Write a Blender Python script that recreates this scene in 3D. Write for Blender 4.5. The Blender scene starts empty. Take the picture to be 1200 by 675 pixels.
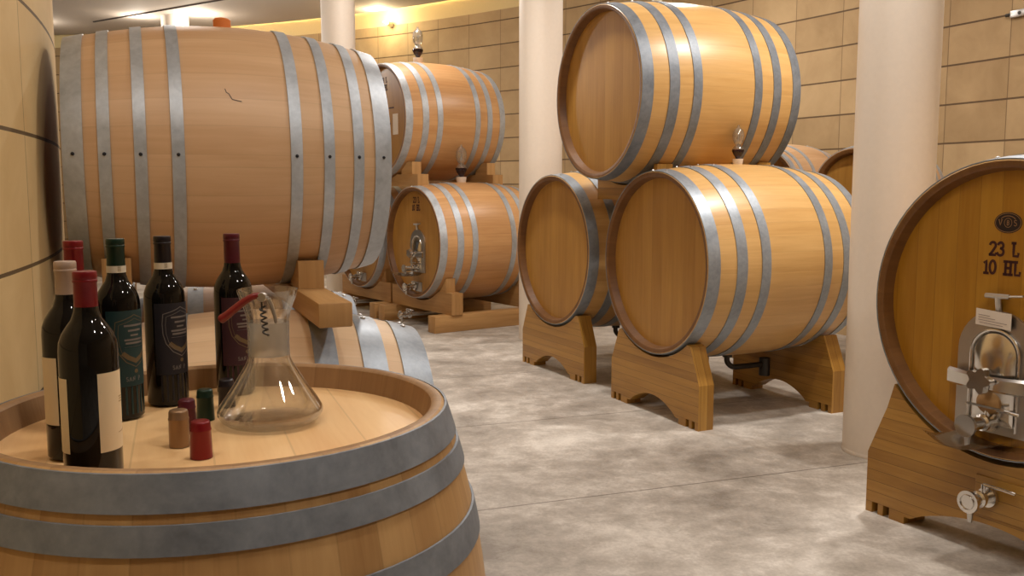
import bpy, bmesh, math, random
from mathutils import Vector, Matrix
PI = math.pi
R_ = math.radians
random.seed(7)
S = bpy.context.scene
C = S.collection

# ------------------------------------------------------------------ camera
cam_d = bpy.data.cameras.new('camera'); cam = bpy.data.objects.new('camera', cam_d); C.objects.link(cam)
cam_d.sensor_width = 36.0; cam_d.lens = 36.0 * 1080 / 1200; cam_d.clip_start = 0.02
HC = 1.32
PITCH = math.atan(117.5 / 1080)
cam.location = (0, 0, HC); cam.rotation_euler = (PI / 2 - PITCH, 0, 0)
S.camera = cam

# ------------------------------------------------------------------ world, lights, exposure
w = bpy.data.worlds.new('world'); S.world = w; w.use_nodes = True
w.node_tree.nodes['Background'].inputs[0].default_value = (1.0, 0.92, 0.84, 1)
w.node_tree.nodes['Background'].inputs[1].default_value = 0.05
S.view_settings.view_transform = 'Standard'; S.view_settings.look = 'None'
S.view_settings.gamma = 1.0; S.view_settings.use_curve_mapping = False
S.view_settings.exposure = 0.18
S.cycles.use_denoising = True
S.cycles.max_bounces = 10; S.cycles.transparent_max_bounces = 24; S.cycles.glossy_bounces = 5
S.cycles.sample_clamp_indirect = 4.0; S.cycles.caustics_reflective = False; S.cycles.caustics_refractive = False

LAMP = (1.0, 0.928, 0.85)
def downlight(x, y, watts, z=3.70, size=0.22, spread=165, col=LAMP, aim=None):
    d = bpy.data.lights.new('ceiling_downlight', 'AREA'); d.shape = 'DISK'; d.size = size
    d.energy = watts; d.color = col; d.spread = R_(spread)
    o = bpy.data.objects.new('ceiling_downlight', d); C.objects.link(o); o.location = (x, y, z)
    if aim:
        o.rotation_euler = (Vector(aim) - Vector((x, y, z))).to_track_quat('-Z', 'Y').to_euler()
    return o
DOWN = [(1.7, 0.4, 22), (2.35, 4.75, 58), (2.9, 2.0, 14), (-0.9, 0.5, 15), (-0.1, 6.3, 44), (1.25, 3.5, 26),
        (-2.6, 11.4, 26), (1.6, 8.2, 26), (0.1, 1.4, 12)]
for x, y, e in DOWN:
    downlight(x, y, e)
def bulb(x, y, z, e):
    l = bpy.data.lights.new('added_fill_light', 'POINT'); l.energy = e; l.color = LAMP; l.shadow_soft_size = .06
    o = bpy.data.objects.new('added_fill_light', l); C.objects.link(o); o.location = (x, y, z)
bulb(-1.1, 9.3, 3.4, 50); bulb(0.6, 1.2, 3.5, 5); bulb(-4.0, 11.0, 3.0, 60); bulb(-2.2, 6.2, 3.4, 22)  # unseen points added to brighten the ceiling, far column and cask tops

# ------------------------------------------------------------------ helpers
def tagp(o, label=None, cat=None, group=None, kind=None):
    if label: o['label'] = label
    if cat: o['category'] = cat
    if group: o['group'] = group
    if kind: o['kind'] = kind
    return o
def thing(name, label, cat, loc=(0, 0, 0), rz=0.0, group=None):
    o = bpy.data.objects.new(name, None); C.objects.link(o); o.empty_display_size = 0.1
    o.location = loc; o.rotation_euler = (0, 0, rz)
    return tagp(o, label, cat, group)
def new_bm():
    bm = bmesh.new(); bm.loops.layers.uv.new('UVMap'); return bm
def finish(name, bm, mats, parent=None, smooth=True, angle=35, recalc=True):
    if recalc: bmesh.ops.recalc_face_normals(bm, faces=bm.faces)
    if smooth:
        for f in bm.faces: f.smooth = True
    me = bpy.data.meshes.new(name); bm.to_mesh(me); bm.free()
    if smooth:
        try: me.set_sharp_from_angle(angle=R_(angle))
        except Exception: pass
    if not isinstance(mats, (list, tuple)): mats = [mats]
    for m in mats: me.materials.append(m)
    o = bpy.data.objects.new(name, me); C.objects.link(o)
    if parent is not None: o.parent = parent
    return o
ident = lambda p: Vector(p)
def lathe(bm, prof, seg=48, tf=ident, closed=False, a0=0.0, a1=2 * PI, mat=None, usc=None):
    """prof: list of (t, r) along the local axis Y; radial plane X/Z. UV in metres."""
    uv = bm.loops.layers.uv.active
    full = abs(a1 - a0 - 2 * PI) < 1e-6
    n = seg if full else seg + 1
    rmax = usc or max(r for t, r in prof)
    rings = []; acc = [0.0]
    for i, (t, r) in enumerate(prof):
        if i: acc.append(acc[-1] + math.hypot(t - prof[i-1][0], r - prof[i-1][1]))
        if r < 1e-6: rings.append([bm.verts.new(tf((0, t, 0)))])
        else: rings.append([bm.verts.new(tf((r * math.cos(a0 + (a1 - a0) * k / seg), t, r * math.sin(a0 + (a1 - a0) * k / seg)))) for k in range(n)])
    m = len(prof)
    faces = []
    for i in range(m if closed else m - 1):
        A, B = rings[i], rings[(i + 1) % m]
        va = acc[i]; vb = acc[i + 1] if i + 1 < m else acc[i] + 0.05
        for k in range(seg):
            k2 = (k + 1) % n
            ua, ub = (a1 - a0) * k / seg * rmax, (a1 - a0) * (k + 1) / seg * rmax
            if len(A) == 1 and len(B) == 1: continue
            if len(A) == 1: vs, us = [A[0], B[k], B[k2]], [(ua, va), (ua, vb), (ub, vb)]
            elif len(B) == 1: vs, us = [A[k], B[0], A[k2]], [(ua, va), (ua, vb), (ub, va)]
            else: vs, us = [A[k], B[k], B[k2], A[k2]], [(ua, va), (ua, vb), (ub, vb), (ub, va)]
            try: f = bm.faces.new(vs)
            except ValueError: continue
            for l, q in zip(f.loops, us): l[uv].uv = q
            if mat is not None: f.material_index = mat(i)
            faces.append(f)
    return faces
def box(bm, lo, hi, tf=ident, bevel=0.0):
    """Box with metre UVs; grain (v) along its longest side."""
    uv = bm.loops.layers.uv.active
    d = [hi[i] - lo[i] for i in range(3)]
    L = max(range(3), key=lambda i: d[i])
    vs = {}
    for i in (0, 1):
        for j in (0, 1):
            for k in (0, 1):
                vs[i, j, k] = bm.verts.new(((lo, hi)[i][0], (lo, hi)[j][1], (lo, hi)[k][2]))
    quads = [((0,0,0),(0,1,0),(1,1,0),(1,0,0)), ((0,0,1),(1,0,1),(1,1,1),(0,1,1)), ((0,0,0),(1,0,0),(1,0,1),(0,0,1)),
             ((0,1,0),(0,1,1),(1,1,1),(1,1,0)), ((0,0,0),(0,0,1),(0,1,1),(0,1,0)), ((1,0,0),(1,1,0),(1,1,1),(1,0,1))]
    fs = [bm.faces.new([vs[q] for q in Q]) for Q in quads]
    if bevel:
        es = list({e for f in fs for e in f.edges})
        r = bmesh.ops.bevel(bm, geom=es, offset=bevel, segments=2, affect='EDGES', profile=0.5)
        fs = list({f for v in r['verts'] for f in v.link_faces} | {f for f in fs if f.is_valid})
    allv = list({v for f in fs for v in f.verts})
    for f in fs:
        f.normal_update(); nrm = f.normal
        for l in f.loops:
            co = l.vert.co
            ax = max(range(3), key=lambda i: abs(nrm[i]))
            o = [i for i in range(3) if i != ax]
            if L in o: v, u = co[L], co[o[0] if o[1] == L else o[1]]
            else: u, v = co[o[0]], co[o[1]] * 0.3
            l[uv].uv = (u + ax * 0.37, v)
    for v in allv: v.co = tf(v.co)
    return fs
def prism(bm, poly, y0, y1, tf=ident):
    """polygon in X/Z extruded along Y, UV v along X (horizontal grain)."""
    uv = bm.loops.layers.uv.active
    A = [bm.verts.new((x, y0, z)) for x, z in poly]; B = [bm.verts.new((x, y1, z)) for x, z in poly]
    fs = [bm.faces.new(A[::-1]), bm.faces.new(B)]
    n = len(poly)
    for i in range(n): fs.append(bm.faces.new([A[i], A[(i+1) % n], B[(i+1) % n], B[i]]))
    for k, f in enumerate(fs):
        f.normal_update()
        for l in f.loops:
            c = l.vert.co
            l[uv].uv = (c.z + 0.001, c.x) if k < 2 else (c.y + 0.53, (c.x if abs(f.normal.z) > .7 else c.z * 0.9))
    tri = bmesh.ops.triangulate(bm, faces=fs[:2])
    for v in A + B: v.co = tf(v.co)
def tube(bm, pts, rad, seg=12, cap=True, tf=ident):
    uv = bm.loops.layers.uv.active
    pts = [Vector(p) for p in pts]
    rads = rad if isinstance(rad, (list, tuple)) else [rad] * len(pts)
    rings = []; up = None; acc = 0.0
    for i, p in enumerate(pts):
        t = (pts[min(i + 1, len(pts) - 1)] - pts[max(i - 1, 0)]).normalized()
        if up is None:
            up = Vector((0, 0, 1)) if abs(t.z) < .9 else Vector((1, 0, 0))
        sx = t.cross(up).normalized(); up = sx.cross(t).normalized()
        rings.append([bm.verts.new(tf(p + rads[i] * (math.cos(2*PI*k/seg) * sx + math.sin(2*PI*k/seg) * up))) for k in range(seg)])
    for i in range(len(rings) - 1):
        for k in range(seg):
            k2 = (k + 1) % seg
            f = bm.faces.new([rings[i][k], rings[i][k2], rings[i+1][k2], rings[i+1][k]])
            for l, q in zip(f.loops, [(k, i), (k+1, i), (k+1, i+1), (k, i+1)]): l[uv].uv = (q[0] / seg * .1, q[1] * .05)
    if cap:
        bm.faces.new(rings[0][::-1]); bm.faces.new(rings[-1])
def smoothpts(pts, n=6):
    """Catmull-Rom through pts"""
    pts = [Vector(p) for p in pts]; out = []
    P = [2*pts[0]-pts[1]] + pts + [2*pts[-1]-pts[-2]]
    for i in range(1, len(P) - 2):
        for k in range(n):
            t = k / n; a, b, c, d = P[i-1], P[i], P[i+1], P[i+2]
            out.append(0.5 * ((2*b) + (c-a)*t + (2*a-5*b+4*c-d)*t*t + (3*b-3*c+d-a)*t**3))
    out.append(pts[-1]); return out
def zcyl(bm, r, z0, z1, c=(0, 0), seg=32, bev=0.0, tf=ident):
    """vertical cylinder, rounded rims"""
    pr = [(z0, 0), (z0, r - bev), (z0 + bev, r), (z1 - bev, r), (z1, r - bev), (z1, 0)] if bev else [(z0, 0), (z0, r), (z1, r), (z1, 0)]
    lathe(bm, pr, seg, lambda p: tf((c[0] + p[0], c[1] + p[2], p[1])))

# ------------------------------------------------------------------ materials
MATS = {}
class NT:
    def __init__(s, name):
        s.m = bpy.data.materials.new(name); s.m.use_nodes = True
        s.t = s.m.node_tree; s.n = s.t.nodes; s.b = s.n['Principled BSDF']; s.out = s.n['Material Output']
    def node(s, typ, **kw):
        n = s.n.new(typ)
        for k, v in kw.items(): setattr(n, k, v)
        return n
    def L(s, a, b): s.t.links.new(a, b)
    def math(s, op, a, b=None, c=None):
        n = s.node('ShaderNodeMath', operation=op)
        for i, v in enumerate((a, b, c)):
            if v is None: continue
            if isinstance(v, (int, float)): n.inputs[i].default_value = v
            else: s.L(v, n.inputs[i])
        return n.outputs[0]
    def ramp(s, fac, stops, interp='LINEAR'):
        n = s.node('ShaderNodeValToRGB'); n.color_ramp.interpolation = interp
        el = n.color_ramp.elements
        while len(el) < len(stops): el.new(0.5)
        for e, (p, c) in zip(el, stops): e.position = p; e.color = (*c, 1) if len(c) == 3 else c
        s.L(fac, n.inputs[0]); return n.outputs[0]
    def mix(s, fac, a, b, mode='MIX'):
        n = s.node('ShaderNodeMix', data_type='RGBA', blend_type=mode)
        for sock, v in ((n.inputs['Factor'], fac), (n.inputs[6], a), (n.inputs[7], b)):
            if isinstance(v, (int, float)): sock.default_value = v
            elif isinstance(v, tuple): sock.default_value = (*v, 1) if len(v) == 3 else v
            else: s.L(v, sock)
        return n.outputs[2]
    def noise(s, vec, scale=5, detail=3, rough=.55, dist=0):
        n = s.node('ShaderNodeTexNoise'); n.inputs['Scale'].default_value = scale; n.inputs['Detail'].default_value = detail
        n.inputs['Roughness'].default_value = rough; n.inputs['Distortion'].default_value = dist
        if vec is not None: s.L(vec, n.inputs['Vector'])
        return n.outputs['Fac']
    def comb(s, x, y, z=0.0):
        n = s.node('ShaderNodeCombineXYZ')
        for i, v in enumerate((x, y, z)):
            if isinstance(v, (int, float)): n.inputs[i].default_value = v
            else: s.L(v, n.inputs[i])
        return n.outputs[0]
    def bump(s, h, strength=.2, dist=.01):
        n = s.node('ShaderNodeBump'); n.inputs['Strength'].default_value = strength; n.inputs['Distance'].default_value = dist
        s.L(h, n.inputs['Height']); s.L(n.outputs[0], s.b.inputs['Normal'])
def srgb(r, g, b):
    f = lambda c: (c/255/12.92) if c/255 <= .04045 else ((c/255+.055)/1.055)**2.4
    return (f(r), f(g), f(b))
def plain(name, col, rough=.5, metal=0.0, **kw):
    if name in MATS: return MATS[name]
    t = NT(name); b = t.b
    b.inputs['Base Color'].default_value = (*col, 1); b.inputs['Roughness'].default_value = rough; b.inputs['Metallic'].default_value = metal
    for k, v in kw.items(): b.inputs[k.replace('_', ' ')].default_value = v
    # faint procedural variation
    co = t.node('ShaderNodeTexCoord').outputs['Object']
    nz = t.noise(co, 40, 2)
    t.L(t.mix(t.math('MULTIPLY', nz, .25), (*col, 1), tuple(c * .72 for c in col)), b.inputs['Base Color'])
    MATS[name] = t.m; return t.m
def wood(name, light, dark, plank=.09, seam=.0016, seam_dark=.45, rough=.42, grain=1.0, var=.5, coat=.0, stain=0.0):
    t = NT(name); b = t.b
    uvn = t.node('ShaderNodeUVMap'); sp = t.node('ShaderNodeSeparateXYZ'); t.L(uvn.outputs[0], sp.inputs[0])
    oi = t.node('ShaderNodeObjectInfo').outputs['Random']
    u, v = sp.outputs[0], sp.outputs[1]
    pu = t.math('DIVIDE', u, plank)
    idx = t.math('FLOOR', pu); fr = t.math('FRACT', pu)
    wn = t.node('ShaderNodeTexWhiteNoise', noise_dimensions='2D'); t.L(t.comb(idx, t.math('MULTIPLY', oi, 91.0)), wn.inputs['Vector'])
    rnd = wn.outputs['Value']
    # grain stretched along v
    gv = t.comb(t.math('MULTIPLY', u, 42.0), t.math('ADD', t.math('MULTIPLY', v, 2.6), t.math('MULTIPLY', rnd, 30.0)), t.math('MULTIPLY', oi, 17.0))
    g1 = t.noise(gv, 1.0, 5, .62, .4)
    gv2 = t.comb(t.math('MULTIPLY', u, 9.0), t.math('ADD', t.math('MULTIPLY', v, 1.3), t.math('MULTIPLY', rnd, 11.0)), t.math('MULTIPLY', oi, 5.0))
    g2 = t.noise(gv2, 1.0, 3, .5, .8)
    f = t.math('ADD', t.math('MULTIPLY', t.math('SUBTRACT', g1, .5), .9 * grain), t.math('MULTIPLY', t.math('SUBTRACT', g2, .5), .8))
    f = t.math('ADD', t.math('ADD', f, .5), t.math('MULTIPLY', t.math('SUBTRACT', rnd, .5), var))
    col = t.ramp(f, [(0.08, dark), (0.92, light)])
    d = t.math('MINIMUM', fr, t.math('SUBTRACT', 1.0, fr))
    sm = t.math('LESS_THAN', d, seam / plank)
    col = t.mix(t.math('MULTIPLY', sm, seam_dark), col, tuple(c * .25 for c in dark))
    if stain:
        co = t.node('ShaderNodeTexCoord').outputs['Object']
        st = t.ramp(t.noise(co, 4.5, 5, .65, 1.2), [(.56, (0, 0, 0)), (.72, (1, 1, 1))])
        col = t.mix(t.math('MULTIPLY', st, stain), col, tuple(c * .35 for c in dark))
    t.L(col, b.inputs['Base Color'])
    b.inputs['Roughness'].default_value = rough
    b.inputs['Coat Weight'].default_value = coat; b.inputs['Coat Roughness'].default_value = .3
    t.bump(t.math('SUBTRACT', t.math('MULTIPLY', g1, .25), sm), .25, .002)
    MATS[name] = t.m; return t.m
def metal_hoop(name, c0, c1, rough=.42, metal=.45):
    t = NT(name); b = t.b
    co = t.node('ShaderNodeTexCoord').outputs['Object']
    n1 = t.noise(co, 9, 5, .65, .6); n2 = t.noise(co, 60, 3, .6)
    f = t.math('ADD', t.math('MULTIPLY', n1, .7), t.math('MULTIPLY', n2, .3))
    t.L(t.ramp(f, [(.3, c0), (.7, c1)]), b.inputs['Base Color'])
    b.inputs['Metallic'].default_value = metal
    t.L(t.math('ADD', rough - .12, t.math('MULTIPLY', n1, .3)), b.inputs['Roughness'])
    t.bump(n2, .06, .002)
    MATS[name] = t.m; return t.m
def glass(name, tint=(1, 1, 1), rough=.02, refl=1.0, base=.04, frost_haze=0.0):
    """thin wall glass: clear transmission with fresnel reflection"""
    t = NT(name); t.n.remove(t.b)
    tr = t.node('ShaderNodeBsdfTransparent'); tr.inputs[0].default_value = (*tint, 1)
    gl = t.node('ShaderNodeBsdfGlossy'); gl.inputs['Roughness'].default_value = rough
    lw = t.node('ShaderNodeLayerWeight'); lw.inputs['Blend'].default_value = .5
    mx = t.node('ShaderNodeMixShader'); t.L(t.math('ADD', t.math('MULTIPLY', t.math('POWER', lw.outputs['Facing'], 2.0), .85 * refl), base), mx.inputs[0])
    first = tr.outputs[0]; frost_haze = frost_haze or .035  # pale diffuse haze; on unfrosted glass it stands for bright reflections
    if frost_haze:
        df = t.node('ShaderNodeBsdfDiffuse'); df.inputs[0].default_value = (.75, .73, .68, 1)
        tl = t.node('ShaderNodeBsdfTranslucent'); tl.inputs[0].default_value = (.75, .73, .68, 1)
        m1 = t.node('ShaderNodeMixShader'); t.L(df.outputs[0], m1.inputs[1]); t.L(tl.outputs[0], m1.inputs[2]); m1.inputs[0].default_value = .5
        m2 = t.node('ShaderNodeMixShader'); m2.inputs[0].default_value = frost_haze; t.L(tr.outputs[0], m2.inputs[1]); t.L(m1.outputs[0], m2.inputs[2]); first = m2.outputs[0]
    t.L(first, mx.inputs[1]); t.L(gl.outputs[0], mx.inputs[2]); t.L(mx.outputs[0], t.out.inputs[0])
    MATS[name] = t.m; return t.m
def stone_wall(name, bw, bh, z0, u0, cols, joint=.006):
    t = NT(name); b = t.b
    uvn = t.node('ShaderNodeUVMap'); sp = t.node('ShaderNodeSeparateXYZ'); t.L(uvn.outputs[0], sp.inputs[0])
    u = t.math('DIVIDE', t.math('SUBTRACT', sp.outputs[0], u0), bw); v = t.math('DIVIDE', t.math('SUBTRACT', sp.outputs[1], z0), bh)
    fu, fv = t.math('FRACT', u), t.math('FRACT', v)
    wn = t.node('ShaderNodeTexWhiteNoise', noise_dimensions='2D'); t.L(t.comb(t.math('FLOOR', u), t.math('FLOOR', v)), wn.inputs['Vector'])
    du = t.math('MULTIPLY', t.math('MINIMUM', fu, t.math('SUBTRACT', 1.0, fu)), bw)
    dv = t.math('MULTIPLY', t.math('MINIMUM', fv, t.math('SUBTRACT', 1.0, fv)), bh)
    ju = t.math('LESS_THAN', du, joint * .55); jv = t.math('LESS_THAN', dv, joint)
    n1 = t.noise(t.comb(t.math('MULTIPLY', sp.outputs[0], 3.0), t.math('ADD', t.math('MULTIPLY', sp.outputs[1], 3.0), t.math('MULTIPLY', wn.outputs['Value'], 20.0))), 1.0, 5, .6, .5)
    n2 = t.noise(t.comb(t.math('MULTIPLY', sp.outputs[0], 60.0), t.math('MULTIPLY', sp.outputs[1], 60.0)), 1.0, 3)
    f = t.math('ADD', t.math('ADD', t.math('MULTIPLY', n1, .8), .1), t.math('MULTIPLY', t.math('SUBTRACT', wn.outputs['Value'], .5), .30))
    col = t.ramp(f, [(.2, cols[0]), (.8, cols[1])])
    jj = t.math('MAXIMUM', t.math('MULTIPLY', ju, .55), t.math('MULTIPLY', jv, .85))
    col = t.mix(jj, col, cols[2])
    t.L(col, b.inputs['Base Color']); b.inputs['Roughness'].default_value = .75
    t.bump(t.math('SUBTRACT', t.math('MULTIPLY', n2, .12), jj), .5, .004)
    MATS[name] = t.m; return t.m

# sRGB picks are true surface colours (light is warm)
M_WOOD = wood('oak_staves', srgb(224, 184, 122), srgb(196, 150, 88), plank=.085, rough=.36, coat=.12, seam_dark=.10, var=.30)
M_WOOD_PALE = wood('pale_oak_staves', srgb(222, 186, 146), srgb(196, 154, 112), plank=.085, rough=.45, seam_dark=.10, var=.30, grain=.8)
M_WOOD_WARM = wood('warm_oak_staves', srgb(220, 174, 122), srgb(192, 140, 88), plank=.085, rough=.38, coat=.1, seam_dark=.1, var=.3)
M_WOOD_BLOND = wood('blond_oak_staves', srgb(236, 206, 168), srgb(214, 178, 138), plank=.085, rough=.5, seam_dark=.12, var=.3)
M_WOOD_OLD = wood('aged_oak_staves', srgb(200, 160, 106), srgb(160, 118, 70), plank=.075, rough=.45, seam_dark=.14, var=.35, stain=.35)
M_HEAD = wood('oak_head_boards', srgb(188, 142, 70), srgb(160, 113, 48), plank=.105, rough=.4, coat=.1, seam_dark=.18, var=.35)
M_HEAD_PALE = wood('pale_oak_head_boards', srgb(238, 200, 146), srgb(216, 168, 112), plank=.12, rough=.45, seam_dark=.2, var=.25)
M_HEAD_AMB = wood('amber_oak_head_boards', srgb(186, 136, 44), srgb(160, 108, 24), plank=.085, rough=.35, coat=.15, seam_dark=.25, var=.4)
M_CHIME = wood('oiled_chime_wood', srgb(126, 86, 44), srgb(100, 64, 30), plank=.085, rough=.45, seam_dark=.12, var=.15)
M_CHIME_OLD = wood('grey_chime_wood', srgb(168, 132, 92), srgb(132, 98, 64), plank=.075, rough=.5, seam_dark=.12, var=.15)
M_CRADLE = wood('laminated_cradle_wood', srgb(190, 144, 66), srgb(146, 102, 38), plank=.045, rough=.38, coat=.15, seam_dark=.6, var=.4, seam=.0012)
M_BEAM = wood('pine_beam_wood', srgb(200, 158, 104), srgb(154, 112, 64), plank=.30, rough=.5, seam_dark=.0, var=.3)
M_HOOP = metal_hoop('galvanised_hoop_steel', (.36, .40, .45), (.60, .65, .71))
M_HOOP_MID = metal_hoop('dull_galvanised_hoop_steel', (.23, .265, .31), (.40, .445, .50))
M_HOOP_DARK = metal_hoop('weathered_hoop_steel', (.15, .17, .20), (.29, .32, .36), .5)
M_STEEL = plain('stainless_steel', (.72, .70, .67), .18, 1.0)
M_STEEL_BRUSH = plain('brushed_stainless', (.60, .58, .55), .34, 1.0)
M_IRON = plain('dark_iron', (.06, .055, .05), .45, .6)
M_RIVET = plain('rivet_steel', (.62, .62, .62), .35, .9)
M_RIVET_D = plain('dark_rivet', (.03, .03, .035), .5, .5)
M_GLASS = glass('clear_glass', (.99, .99, .985), base=.09, frost_haze=.015)
M_AIR = glass('airlock_glass', (.97, .97, .96), .05, 1.0, .12, .10)
M_FROST = glass('frosted_glass_band', (.97, .97, .96), .25, .8, .03, .38)
M_BOTTLE = plain('dark_bottle_glass', (.006, .005, .004), .06, 0.0, IOR=1.5, Specular_IOR_Level=.32)
M_RED = plain('red_capsule_foil', srgb(120, 14, 22), .32, .25)
M_WINE = plain('burgundy_capsule_foil', srgb(84, 20, 34), .35, .25)
M_GREEN = plain('green_capsule_foil', srgb(14, 44, 30), .35, .25)
M_BLACK = plain('black_capsule_foil', srgb(26, 18, 24), .35, .2)
M_WHITECAP = plain('cream_capsule_foil', srgb(178, 154, 136), .4, .15)
M_BRONZE = plain('bronze_capsule_foil', srgb(146, 116, 86), .34, .55)
M_PAPER = plain('cream_label_paper', srgb(226, 204, 166), .7)
M_TEAL = plain('teal_label_paper', srgb(16, 50, 50), .6)
M_NAVY = plain('navy_label_paper', srgb(17, 15, 26), .6)
M_BURG = plain('burgundy_label_paper', srgb(52, 14, 26), .6)
M_BAND = plain('white_band_paper', srgb(214, 202, 178), .65)
M_GOLD = plain('dull_gold_print', srgb(112, 94, 66), .5, .3)
M_SILVER = plain('silver_print', srgb(122, 114, 108), .5, .2)
M_INK = plain('dark_red_ink', srgb(62, 18, 14), .6)
M_EMBLEM = plain('black_emblem_ink', srgb(30, 16, 16), .5)
M_WHITE_LABEL = plain('white_card', srgb(226, 214, 200), .6)
M_STOP = plain('white_silicone', srgb(226, 214, 202), .5)
M_ORANGE = plain('orange_silicone', srgb(226, 130, 60), .5)
M_RUBY = plain('red_wine', (.018, .004, .006), .08)
M_PLAST = plain('corkscrew_red_enamel', srgb(122, 26, 26), .3)
M_COLUMN = plain('white_column_plaster', srgb(236, 226, 214), .55)
M_CEIL = plain('ceiling_plaster', srgb(196, 184, 172), .8)
M_UPPER = plain('cove_plaster', srgb(236, 214, 160), .8)
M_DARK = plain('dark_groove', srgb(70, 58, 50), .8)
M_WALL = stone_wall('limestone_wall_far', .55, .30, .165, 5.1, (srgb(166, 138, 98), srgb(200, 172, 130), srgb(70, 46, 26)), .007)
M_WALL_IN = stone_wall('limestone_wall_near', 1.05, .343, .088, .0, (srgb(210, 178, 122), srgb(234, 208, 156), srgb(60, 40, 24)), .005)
def floor_mat():
    t = NT('polished_concrete'); b = t.b
    co = t.node('ShaderNodeTexCoord').outputs['Object']
    n1 = t.noise(co, 1.7, 8, .66, .3); n2 = t.noise(co, 6, 7, .72, .2); n3 = t.noise(co, 70, 3, .6)
    f = t.math('ADD', t.math('ADD', t.math('MULTIPLY', n1, .55), t.math('MULTIPLY', n2, .35)), t.math('MULTIPLY', n3, .10))
    col = t.ramp(f, [(.38, srgb(140, 133, 124)), (.50, srgb(184, 177, 168)), (.61, srgb(226, 221, 213))])
    sp = t.node('ShaderNodeSeparateXYZ'); t.L(co, sp.inputs[0])
    d = t.math('ADD', t.math('MULTIPLY', t.math('ADD', sp.outputs[0], .19), -.34), t.math('MULTIPLY', t.math('SUBTRACT', sp.outputs[1], 3.65), .94))
    fr = t.math('FRACT', t.math('DIVIDE', d, 1.3)); m = t.math('MULTIPLY', t.math('MINIMUM', fr, t.math('SUBTRACT', 1.0, fr)), 1.3)
    j = t.math('LESS_THAN', m, .005)
    t.L(t.mix(t.math('MULTIPLY', j, .6), col, srgb(84, 74, 64)), b.inputs['Base Color'])
    t.L(t.math('ADD', .34, t.math('MULTIPLY', n2, .35)), b.inputs['Roughness'])
    t.bump(t.math('SUBTRACT', t.math('MULTIPLY', n2, .3), j), .18, .004)
    return t.m
M_FLOOR = floor_mat()

# ------------------------------------------------------------------ room shell
WC = (-9.15, 1.85); WR = 13.7; ZC = 3.77; ZT = 4.35
def ring_wall(name, c, r, a0, a1, z0, z1, mat, thick, seg=160, usign=1):
    bm = new_bm(); uv = bm.loops.layers.uv.active
    cols = []
    for k in range(seg + 1):
        a = a0 + (a1 - a0) * k / seg
        cols.append([bm.verts.new((c[0] + rr * math.cos(a), c[1] + rr * math.sin(a), z)) for rr, z in ((r, z0), (r, z1), (r + thick, z1), (r + thick, z0))])
    for k in range(seg):
        A, B = cols[k], cols[k + 1]
        ua, ub = r * (a0 + (a1 - a0) * k / seg), r * (a0 + (a1 - a0) * (k + 1) / seg)
        for i in range(4):
            j = (i + 1) % 4
            f = bm.faces.new([A[i], A[j], B[j], B[i]])
            zz = (z0, z1, z1 + thick, z0 - thick)
            for l, q in zip(f.loops, [(ua, zz[i]), (ua, zz[j]), (ub, zz[j]), (ub, zz[i])]): l[uv].uv = q
    bm.faces.new(cols[0]); bm.faces.new(cols[-1][::-1])
    o = finish(name, bm, mat); o['kind'] = 'structure'; return o
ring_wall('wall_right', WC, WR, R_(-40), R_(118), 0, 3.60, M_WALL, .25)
ring_wall('wall_back', WC, WR, R_(-40), R_(118), 3.60, ZT, M_UPPER, .25)
IC = (-7.95, .348); IR = 7.0
ring_wall('wall_left', IC, IR, R_(-60), R_(80), 0, ZC, M_WALL_IN, -.25)
bm = new_bm(); box(bm, (-16, -6, -.12), (6, 17, 0)); o = finish('floor', bm, M_FLOOR, smooth=False); o['kind'] = 'structure'
# ceiling: a round slab stopping short of the outer wall, cove above
bm = new_bm(); seg = 96
pts = [(WC[0] + 13.48 * math.cos(R_(-40 + 158 * k / seg)), WC[1] + 13.48 * math.sin(R_(-40 + 158 * k / seg))) for k in range(seg + 1)] + [(WC[0], WC[1])]
lo = [bm.verts.new((x, y, ZC)) for x, y in pts]; hi = [bm.verts.new((x, y, ZC + .1)) for x, y in pts]
bm.faces.new(lo); bm.faces.new(hi[::-1])
for i in range(len(pts)): bm.faces.new([lo[i], lo[(i+1) % len(pts)], hi[(i+1) % len(pts)], hi[i]])
o = finish('ceiling', bm, M_CEIL, smooth=False); o['kind'] = 'structure'
bm = new_bm(); box(bm, (-16, -7, ZT), (6, 17, ZT + .1)); o = finish('ceiling_upper', bm, M_CEIL, smooth=False); o['kind'] = 'structure'
bm = new_bm(); box(bm, (-16, -6.2, 0), (6, -6.0, ZT)); o = finish('wall_front', bm, M_COLUMN, smooth=False); o['kind'] = 'structure'
# ceiling board joint (dark shadow groove strip)
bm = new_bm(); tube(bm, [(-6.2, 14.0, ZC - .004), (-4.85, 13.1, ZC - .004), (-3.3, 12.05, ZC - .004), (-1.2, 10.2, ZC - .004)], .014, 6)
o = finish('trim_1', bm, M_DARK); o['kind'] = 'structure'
# cove lamp strip hidden on the slab edge
def emissive(name, col, st):
    t = NT(name); t.b.inputs['Base Color'].default_value = (0, 0, 0, 1)
    t.b.inputs['Emission Color'].default_value = (*col, 1); t.b.inputs['Emission Strength'].default_value = st; return t.m
M_COVE = emissive('cove_lamp_glow', (1.0, .78, .36), 42)
M_SPOT = emissive('spot_lamp_glow', (1.0, .90, .70), 60)
bm = new_bm()
tube(bm, [(WC[0] + 13.36 * math.cos(R_(a)), WC[1] + 13.36 * math.sin(R_(a)), ZC + .13) for a in range(50, 71)], .02, 8)
o = finish('cove_light_strip', bm, M_COVE); tagp(o, 'warm cove light strip along the ceiling edge by the far stone wall', 'light')

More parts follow.
